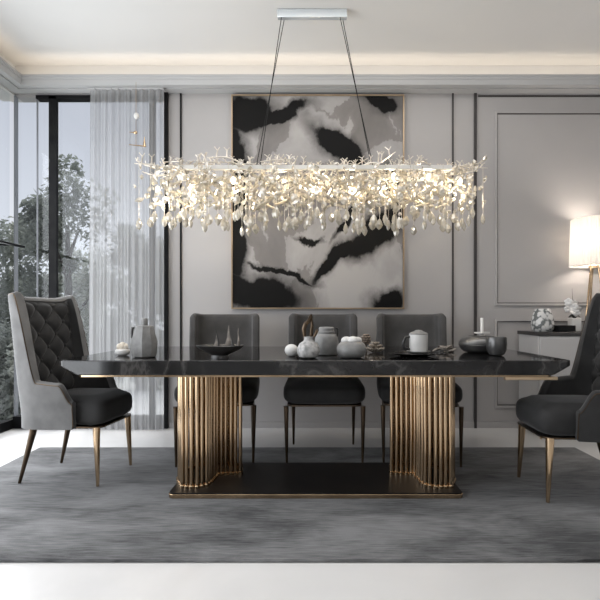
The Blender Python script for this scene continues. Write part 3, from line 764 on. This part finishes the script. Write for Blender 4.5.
wireme = MB().tube([(0, 0, 0), (0, 0, -1)], 0.0012, 4).mesh('strand_wire'); wireme.materials.append(m_twig)
strands = []
for row, yy in enumerate((-0.16, -0.06, 0.05, 0.15)):
    for k in range(24):
        x = cx(165)+(cx(468)-cx(165))*(k+0.5*(row % 2)+rr(-.3, .3))/23.5
        strands.append((x, yy+rr(-.02, .02), cz(171+rr(-2, 2)), cz(rr(219, 233)) + 0.075, 7))
strands += [(cx(140), -0.02, cz(158), cz(228)+0.07, 4), (cx(153), -0.05, cz(165), cz(228)+0.07, 6), (cx(484), 0.02, cz(156), cz(222)+0.07, 4)]
leaves = []
for i, (x, y, zt, zb, n) in enumerate(strands):
    n = n+1 if n > 6 else n
    link('strand_wire', wireme, m_twig, ch, (x, y, zt), scale=(1, 1, zt-zb))
    link('crystal_drop', dropme[i % 3], m_crys, ch, (x, y, zb), (rr(-.1, .1), rr(-.1, .1), rr(0, 3)), (1.15, 1.15, 1.1))
    for k in range(n):
        z = zt+(zb+0.035-zt)*(k+rr(0.1, 0.7))/n
        leaves.append((Vector((x+rr(-.026, .026), y+rr(-.03, .03), z)), Euler((rr(-.7, .7), rr(-1.4, 1.4), rr(0, 6.3))), R2.randrange(4), rr(0.75, 1.25)))
leaves.sort(key=lambda q: q[0].y)
rest = MB()
for i, (p, e_, k, s_) in enumerate(leaves):
    if i < 100: link('crystal_leaf', leafme[k], m_crys, ch, p, e_, (s_, s_, s_))
    else: rest.add(*shapes[k], Matrix.LocRotScale(p, e_, Vector((s_, s_, s_))))
o = obj('crystal_leaves', rest, m_crys, ch, smooth=0); o['kind'] = 'stuff'
# frosted branches crossing the body
for k in range(84):
    x = cx(172)+(cx(462)-cx(172))*(k+rr(0, 1))/84; y = rr(-.17, .16); z = cz(rr(174, 200)); dx = R2.choice((-1, 1))*rr(0.07, 0.15); dz = rr(0.04, 0.085)
    p = [(0, 0, 0), (dx*0.5, rr(-.01, .01), -dz*0.6), (dx, rr(-.02, .02), -dz)]
    mb = MB().tube(p, [0.010, 0.0095, 0.007], 6); mb.tube([p[1], (dx*0.75, 0.01, -dz*0.6+0.055)], [0.008, 0.005], 5); mb.ball(p[2], 0.014, n=6, m=4); mb.ball(p[1], 0.013, n=6, m=4)
    obj('glass_branch', mb, m_branch, ch, (x, y, z))
# twigs along the top
def twig_mb(sd):
    r = random.Random(sd); mb = MB()
    l = r.uniform(0.12, 0.2); m1 = Vector((l*0.4, r.uniform(-.03, .03), r.uniform(0.005, 0.03))); e1 = Vector((l, r.uniform(-.05, .05), r.uniform(-.01, 0.05)))
    mb.tube([(0, 0, 0), m1, e1], [0.007, 0.006, 0.004], 6)
    for k in range(2):
        b = m1.lerp(e1, k*0.6); dx = r.uniform(-.02, .025); h = r.uniform(.035, .065)
        q = b+Vector((dx, r.uniform(-.01, .01), h)); mb.tube([b, b+Vector((dx*.2, 0, h*.5)), q], [0.0055, 0.005, 0.0042], 6)
        for sx in (-1, 1):
            t_ = q+Vector((sx*r.uniform(.010, .02), 0, r.uniform(.015, .03))); mb.tube([q, t_], [0.0042, 0.003], 5); mb.ball(t_, 0.0045, n=6, m=4)
    return mb
twm = [twig_mb(s_).mesh('twig') for s_ in range(8)]
for me in twm: me.materials.append(m_twig)
for k in range(96):
    x = cx(166)+(cx(462)-cx(166))*(k+rr(-.5, .5))/96
    link('twig', twm[k % 8], m_twig, ch, (x, rr(-.16, .16), zr+0.015+rr(-.012, 0.025)), (rr(-.2, .2), rr(-.15, .15), R2.choice((0, PI))+rr(-.5, .5)), (1, 1, 0.85) if k % 3 == 0 else (1, 1, 0.5))
def longtwig(pts, n):
    mb = MB().tube(pts, [0.009]+[0.0065]*(len(pts)-2)+[0.003], 6)
    for k in range(n):
        i = R2.randrange(1, len(pts)); p = Vector(pts[i]); mb.tube([p, p+Vector((rr(-.03, .03), rr(-.02, .02), rr(.015, .04)))], [0.004, 0.003], 5)
    obj('end_twig', mb, m_twig, ch, smooth=60)
longtwig([(cx(200), -0.05, zr), (cx(176), -0.06, zr+0.035), (cx(158), -0.05, zr+0.03), (cx(148), -0.03, zr+0.05), (cx(138), -0.02, zr+0.085)], 5)
longtwig([(cx(200), 0.06, zr), (cx(172), 0.07, zr+0.02), (cx(153), 0.05, zr), (cx(142), 0.0, zr+0.015)], 4)
longtwig([(cx(440), -0.05, zr), (cx(455), -0.06, zr+0.03), (cx(470), -0.03, zr+0.055), (cx(478), 0, zr+0.07), (cx(487), 0.02, zr+0.11)], 6)
longtwig([(cx(440), 0.06, zr), (cx(458), 0.07, zr+0.02), (cx(474), 0.05, zr+0.05)], 4)
bulbme = MB().ball((0, 0, 0), 0.016, sq=(1, 1, 1.6), n=12, m=8).mesh('bulb'); bulbme.materials.append(m_bulb)
for k, (px, py) in enumerate(((163, 194), (192, 188), (236, 185), (278, 181), (317, 178), (351, 182), (391, 181), (427, 179), (455, 186))):
    p = (cx(px), -0.11 if k % 2 == 0 else -0.05, cz(py)); b = link('bulb', bulbme, m_bulb, ch, p)
    l = bpy.data.lights.new('bulb_light', 'POINT'); l.energy = 3.0; l.color = (1.0, 0.86, 0.66); l.shadow_soft_size = 0.03
    o = bpy.data.objects.new('bulb_light', l); C.objects.link(o); o.parent = ch; o.location = (p[0], p[1]*0.2, p[2]-0.06)

# ------------------------------------------------------------------ sideboard, lamp and the things on it
YS0, YS1 = 3.60, 3.97; sx0, sx1 = 1.765, 3.0
sb = thing('sideboard', 'white lacquered sideboard with a dark stone top against the right wall panel', 'sideboard', (2.38, 3.785, 0))
def sbx(a): return a-2.38
zt = 0.855
obj('body', MB().box(sbx(sx0), sbx(sx1), YS0-3.785+0.02, YS1-3.785, 0.17, zt-0.03), m_cab, sb, bevel=0.004)
obj('top', MB().box(sbx(sx0-0.012), sbx(sx1+0.012), YS0-3.785-0.004, YS1-3.785+0.004, zt-0.03, zt), m_slab, sb, bevel=0.003)
for a, b in ((sx0+0.005, 2.38-0.003), (2.38+0.003, sx1-0.005)):
    dr = obj('door', MB().box(sbx(a), sbx(b), YS0-3.785, YS0-3.785+0.02, 0.175, zt-0.036), m_cab, sb, bevel=0.003)
    hx = sbx(2.38-0.05 if a < 2.3 else 2.38+0.05)
    obj('handle', MB().box(hx-0.006, hx+0.006, YS0-3.785-0.016, YS0-3.785, 0.42, 0.60), m_gold, dr, bevel=0.002)
for a in (sx0+0.03, sx1-0.03):
    for b in (YS0+0.04, YS1-0.04): obj('leg', MB().tube([(sbx(a), b-3.785, 0.17), (sbx(a), b-3.785, 0)], [0.013, 0.009], 10), m_gold, sb)
# lamp
d = 3.80; lx = X(594, d)
lp = thing('table_lamp', 'table lamp with a pleated white shade on brass tripod legs', 'lamp', (lx, d, zt))
zb, ztp = Z(266, d)-zt, Z(219, d)-zt
sh = MB(); nn = 120; vs = []; fs = []
for zz, rad in ((zb, 0.182), (ztp, 0.170), (ztp, 0.165), (zb, 0.177)):
    for k in range(nn):
        a = 2*PI*k/nn; q = rad+(0.0025 if k % 2 else -0.0025); vs.append((q*math.cos(a), q*math.sin(a), zz))
for i in range(4):
    for k in range(nn): fs.append((i*nn+k, i*nn+(k+1) % nn, ((i+1) % 4)*nn+(k+1) % nn, ((i+1) % 4)*nn+k))
obj('lamp_shade', sh.add(vs, fs), m_shade, lp, smooth=0)
for k in range(3):
    a = math.radians(200+120*k)
    obj('leg', MB().tube([(0.03*math.cos(a), 0.03*math.sin(a), zb-0.0), (0.105*math.cos(a), 0.105*math.sin(a), 0.007)], [0.009, 0.007], 10), m_gold, lp)
obj('hub', MB().lathe([(0.04, zb-0.02), (0.04, zb+0.0), (0.012, zb+0.02), (0.012, zb+0.12)], 18), m_gold, lp)
sp_ = MB()
for k in range(3):
    a = 2*PI*k/3; sp_.tube([(0.01*math.cos(a), 0.01*math.sin(a), zb+0.02), (0.178*math.cos(a), 0.178*math.sin(a), zb+0.012)], 0.003, 5)
obj('shade_spider', sp_, m_gold, lp)
obj('bulb', MB().ball((0, 0, zb+0.19), 0.035, sq=(1, 1, 1.3)), m_bulb, lp)
l = bpy.data.lights.new('lamp_light', 'POINT'); l.energy = 15; l.color = (1.0, 0.88, 0.77); l.shadow_soft_size = 0.10
o = bpy.data.objects.new('lamp_light', l); C.objects.link(o); o.parent = lp; o.location = (0, 0, zb+0.2)

def lathe_thing(name, label, cat, px, d, z, prof, m, group=None, n=28, sx=1, sy=1):
    t = thing(name, label, cat, (X(px, d), d, z), 0, group); return t
d = 3.76
gj = thing('porcelain_jar', 'squat white porcelain jar with grey floral pattern on the sideboard', 'jar', (X(542.5, d), d, zt))
k = d/F
obj('body', MB().lathe([(8.5*k, 0), (10.2*k, 2*k), (10.8*k, 6*k), (9.6*k, 15*k), (8.2*k, 20*k), (7.0*k, 22.2*k), (6.2*k, 22.6*k), (5.6*k, 21*k), (5.4*k, 18*k)], 32), m_porc, gj)
o = obj('black_box', MB().box(-8.3*k, 8.3*k, -0.05, 0.05, 0, 6.2*k), m_black, None, (X(564, 3.70), 3.70, zt), bevel=0.004)
tag(o, 'low black box between the porcelain jar and the potted orchid', 'box')
d = 3.80
op = thing('potted_orchid', 'white blossoms in a small white pot left of the lamp legs', 'plant', (X(574.5, d), d, zt))
k = d/F
obj('pot', MB().box(-4.5*k, 4.5*k, -4.5*k, 4.5*k, 0, 13*k), m_whitec, op, bevel=0.004)
obj('stem', MB().tube([(0, 0, 13*k), (-1*k, 0, 22*k), (-2*k, 0.0, 34*k), (-2.4*k, 0, 43*k)], [0.003, 0.003, 0.002, 0.001], 6), m_leafg, op)
R3 = random.Random(5)
lf = MB()
for a in (0.3, 2.2, 3.6, 5.2):
    lf.tube([(0, 0, 13*k), (math.cos(a)*3.5*k, math.sin(a)*3*k, 16*k), (math.cos(a)*7*k, math.sin(a)*5*k, 14*k)], [0.004, 0.010, 0.001], 6)
obj('leaf_tuft', lf, m_leafg, op)
for q in range(9):
    c_ = Vector((R3.uniform(-7, 4)*k, R3.uniform(-4, 2)*k, R3.uniform(18, 30)*k)); mb = MB()
    for j in range(5):
        a = 2*PI*j/5; mb.ball(Vector((math.cos(a)*2.1*k, -0.004*0, math.sin(a)*2.1*k)), 1.9*k, n=8, m=6, sq=(1, 0.4, 1))
    obj('blossom', mb, m_petal, op, c_, (R3.uniform(-.6, .6), R3.uniform(0, 1), R3.uniform(-.7, .7)))

# ------------------------------------------------------------------ things on the table
TZ = 0.75
def yt(py): return F*(EYE-TZ)/(py-VY)          # depth of a point of the table top seen at that height
def on(name, label, cat, px, py, group=None, rz=0):
    d = yt(py); t = thing(name, label, cat, (X(px, d), d, TZ), rz, group); return t, d/F
def lt(prof, k): return [(max(1e-6, r*k), z*k) for r, z in prof]

# cream shell cup
t, k = on('shell_cup', 'small cream shell-like cup at the window end of the table', 'ornament', 122.5, 355.5)
obj('cup', MB().lathe(lt([(3.6, 0), (6, 1), (7.2, 3), (6.8, 5.5), (5.5, 6.5), (4.9, 6)], k), 24), m_whitec, t)
mb = MB()
for j in range(9):
    a = 2*PI*j/9; mb.ball((math.cos(a)*3.2*k, math.sin(a)*2.4*k, (8.3+0.8*math.sin(a*2))*k), 2.8*k, n=10, m=6, sq=(1, 0.8, 1.2))
mb.ball((0, 0, 10.5*k), 3.2*k, n=10, m=6)
obj('shell', mb, m_cream, t)
# grey flagon
t, k = on('stoneware_flagon', 'grey stoneware flagon with a stopper beside the small shell cup', 'jug', 144.5, 357)
obj('body', MB().lathe(lt([(9, 0), (11.5, 0.8), (12.4, 4), (13.2, 13), (13, 16), (11, 22), (9.6, 29.5), (9, 31), (4, 31.4), (3.4, 32)], k), 9), m_grayc, t, smooth=25, bevel=0.002)
obj('stopper', MB().lathe(lt([(2.9, 31.5), (3.1, 32.5), (3.2, 37), (2.7, 38.6), (0, 39)], k), 16), m_grayc, t)
obj('handle', MB().tube([(-9.0*k, -0.02, 29*k), (-10.6*k, -0.02, 29.5*k), (-11.2*k, -0.02, 25*k), (-11*k, -0.02, 19*k)], 1.3*k, 8), m_darkcer, t)
# dark bowl with leaf sculptures
t, k = on('leaf_sculpture_bowl', 'black footed bowl holding dark upright leaf sculptures', 'bowl', 220, 358)
obj('bowl', MB().lathe(lt([(9, 0), (9, 1), (8, 3), (13, 5.5), (20, 9), (24, 12.5), (23.3, 13), (16, 9.6), (8, 6.5), (0, 6)], k), 36, sy=0.7), m_darkcer, t)
def blade(x, h, w_, m, tilt, zb=8):
    mb = MB(); n = 8; vs = []; fs = []
    for j in range(n+1):
        v = j/n; ww = w_*(1-v)**0.8*(0.55+0.45*math.sin(PI*min(1, v*1.5+0.2)))+0.15
        cx_ = x+tilt*v*v+0.6*math.sin(v*5)
        vs += [((cx_-ww)*k, 0, (zb+h*v)*k), (cx_*k, -1.3*k*(1-v), (zb+h*v)*k), ((cx_+ww)*k, 0, (zb+h*v)*k), (cx_*k, 1.3*k*(1-v), (zb+h*v)*k)]
    for j in range(n):
        for q in range(4): fs.append((j*4+q, j*4+(q+1) % 4, (j+1)*4+(q+1) % 4, (j+1)*4+q))
    fs += [(3, 2, 1, 0), (n*4, n*4+1, n*4+2, n*4+3)]
    obj('leaf_sculpture', mb.add(vs, fs), m, t, smooth=50)
blade(-3.5, 15, 5.2, m_dryleaf, 0.8); blade(8, 25, 4.2, m_dryleaf, 1.5); blade(18, 20, 1.6, m_dryleaf, 1, 10); blade(-2, 21, 1.6, m_darkcer, -1.5); blade(12, 12, 3, m_darkcer, 1)
# centre cluster
t, k = on('ceramic_egg', 'white ceramic egg lying at the left of the jar cluster', 'ornament', 291.5, 356.5)
obj('egg', MB().ball((0, 0, 6.2*k), 6.2*k, n=24, m=16, sq=(1.1, 1, 1)), m_whitec, t)
t, k = on('bud_vase', 'speckled round vase holding a twisted gold figure', 'vase', 308.5, 358)
obj('body', MB().lathe(lt([(6, 0), (9.5, 1.5), (11.6, 6), (11.4, 10), (9, 14.5), (5.2, 17), (4.6, 18.5), (4.8, 21.5), (4.2, 21.5), (3.8, 18)], k), 30), m_speck, t)
pts = [(-2.5, 15), (-4, 22), (-4.6, 29), (-3, 34), (0.5, 37), (2.6, 42), (3, 44)]
mb = MB().tube([(a*k, -0.3*k, b*k) for a, b in pts], [1.2*k, 1.8*k, 2.4*k, 2.3*k, 2.2*k, 1.9*k, 0.8*k], 10)
mb.tube([(3*k, 0.5*k, 18*k), (2.6*k, 0.5*k, 25*k), (3.6*k, 0, 33*k), (2.4*k, 0, 42*k)], [1.0*k, 2.0*k, 1.6*k, 1.2*k], 10)
mb.tube([(3*k, 0, 20*k), (6*k, 0, 22*k), (8.5*k, 0, 27*k), (8*k, 0, 29*k)], [0.8*k, 1.4*k, 1.6*k, 0.5*k], 8)
obj('gold_figure', mb, m_bronze, t)
t, k = on('stoneware_jar', 'tall grey lidded jar in the middle of the jar cluster', 'jar', 326.5, 355)
obj('body', MB().lathe(lt([(9, 0), (11, 1), (11.9, 6), (12, 13), (11.2, 18), (9.4, 21), (8.2, 21.6)], k), 32), m_grayc, t)
obj('lid', MB().lathe(lt([(8.8, 21.4), (9, 22), (9, 23.6), (7.6, 24), (7.8, 26.8), (6.8, 28), (0, 28.4)], k), 32), m_grayc, t)
obj('handle', MB().tube([(9.5*k, -2*k, 18*k), (11*k, -2*k, 20*k), (11.2*k, -2*k, 26*k), (9*k, -2*k, 27*k)], 0.9*k, 8), m_darkcer, t)
t, k = on('squat_bowl', 'squat grey bowl at the right of the jar cluster', 'bowl', 351.5, 357.5)
obj('bowl', MB().lathe(lt([(8, 0), (12, 1.2), (14.6, 5), (15, 9), (13.6, 13), (10.5, 15.8), (9, 16), (9, 14), (11, 12)], k), 36), m_grayc, t)
zb_ = TZ+14.2*k
for (dx, dy, r, lab) in ((-5, -1, 4.6, 'pale stone ball at the left in the squat grey bowl'), (1, -3, 4.9, 'largest pale stone ball in the middle of the squat grey bowl'), (5.5, 0, 4.2, 'pale stone ball at the right in the squat grey bowl')):
    d_ = k*F; o = obj('stone_ball', MB().ball((0, 0, 0), r*k, n=18, m=12, sq=(1.2, 0.9, 0.85)), m_whitec, None, (X(351.5, d_)+dx*k, d_+dy*k, zb_+3.0*k)); tag(o, lab, 'ornament', 'stone balls in the squat bowl')
t, k = on('seed_pod', 'brown seed pod standing behind the squat grey bowl', 'seed pod', 366, 351.5)
mb = MB().tube([(0, 0, 0), (0, 0, 11*k)], [1.2*k, 1*k], 8)
for a in range(5):
    for b in range(9): 
        q = 2*PI*b/9+a*0.35; rr_ = 3.8*math.sin(PI*(a+1)/6); mb.ball((math.cos(q)*rr_*k, math.sin(q)*rr_*k, (8+a*2.1)*k), 1.7*k, n=7, m=5, sq=(1, 1, .7))
mb.ball((0, 0, 13*k), 3.6*k, n=12, m=8)
obj('pod', mb, m_brown, t)
t, k = on('dried_flower', 'dried brown-grey flower lying right of the squat grey bowl', 'flower', 375.5, 352.5)
mb = MB()
for r_, n_, zz, l_ in ((6.5, 11, 3, 5), (4.2, 8, 6, 4.6), (2, 5, 9, 4)):
    for j in range(n_):
        a = 2*PI*j/n_+zz; M = Matrix.Translation((math.cos(a)*r_*k, math.sin(a)*r_*0.7*k, zz*k)) @ Euler((0, -0.6, a), 'XYZ').to_matrix().to_4x4()
        mb.ball((0, 0, 0), l_*0.55*k, M, n=8, m=5, sq=(1.3, 0.75, 0.45))
mb.ball((0, 0, 2*k), 5*k, n=10, m=6, sq=(1, .8, .4))
obj('petals', mb, m_greyflower, t)
# cup and plate
t, k = on('dinner_plate', 'wide black plate under the lidded white cup', 'plate', 414, 356)
obj('plate', MB().lathe(lt([(12, 0), (14, 0.4), (24, 2.4), (25.5, 3.2), (25, 3.4), (14, 1.4), (0, 1.2)], k), 40, sy=0.8), m_blackgloss, t)
zp = TZ+1.3*k
t = thing('lidded_cup', 'white lidded cup on a pale saucer above the black plate', 'cup', (X(418.5, k*F), k*F, zp))
obj('saucer', MB().lathe(lt([(6, 0), (7, 0.5), (11.8, 3.2), (12, 3.8), (7, 2), (0, 1.6)], k), 32), m_grayc, t)
obj('cup', MB().lathe(lt([(6, 2), (8.2, 3), (9, 5.5), (9.2, 20.5), (8.6, 20.5), (8.4, 8)], k), 32), m_whitec, t)
obj('lid', MB().lathe(lt([(9.4, 20.3), (9.4, 21.2), (7.5, 22.4), (4.5, 23.4), (3, 24.6), (0, 25)], k), 32), m_grayc, t)
obj('handle', MB().tube([(-8.5*k, -1*k, 18*k), (-13*k, -1*k, 17.5*k), (-15.5*k, -1*k, 12*k), (-14.5*k, -1*k, 6.5*k), (-8.8*k, -1*k, 5.5*k)], [1.3*k, 1.5*k, 1.7*k, 1.6*k, 1.2*k], 10), m_darkcer, t)
t, k = on('dried_leaf_bunch', 'loose bunch of dark dried leaves right of the black plate', 'dried leaves', 445, 352)
mb = MB(); R4 = random.Random(3)
for j in range(16):
    M = Matrix.Translation((R4.uniform(-8, 8)*k, R4.uniform(-5, 5)*k, R4.uniform(1.4, 5.5)*k)) @ Euler((R4.uniform(-.5, .5), R4.uniform(-.5, .5), R4.uniform(0, 6))).to_matrix().to_4x4()
    mb.ball((0, 0, 0), 2.8*k, M, n=8, m=6, sq=(1.6, 0.9, 0.4))
o = obj('leaf_bunch', mb, m_dryleaf, t)
# pewter bowls and candle
t, k = on('pewter_bowl', 'wide dark pewter bowl with a grooved waist near the right table end', 'bowl', 480, 352.5)
obj('lower_half', MB().lathe(lt([(11, 0), (16, 1.2), (19.5, 4.5), (20.6, 8.2), (20.2, 8.8), (17, 8.9)], k), 40), m_pewter, t)
obj('upper_half', MB().lathe(lt([(19, 8.9), (20.6, 9.3), (20.2, 11), (17.5, 14), (14, 16), (12, 16.6), (11.5, 16.2), (14, 13.5), (17, 9.6)], k), 40), m_pewter, t)
pb = t
t, k = on('small_pewter_bowl', 'small round pewter bowl in front of the wide pewter bowl', 'bowl', 496.5, 355.5)
obj('bowl', MB().lathe(lt([(4, 0), (7, 1), (9.3, 5), (10, 11), (9.7, 17.5), (9.2, 18.6), (8.8, 18.2), (9, 12), (7, 4), (0, 3)], k), 32), m_pewter, t)
t, k = on('pillar_candle', 'thin white candle rising behind the wide pewter bowl', 'candle', 482, 348.3)
obj('holder', MB().lathe(lt([(6.5, 0), (6.8, 0.8), (1.8, 1.8), (1.6, 10), (3, 14), (7.5, 15), (7.5, 16.2), (1.5, 16.2)], k), 24), m_whitec, t)
obj('wax', MB().lathe(lt([(1.5, 15.8), (1.5, 30), (1.2, 30.4)], k), 14), m_wax, t)
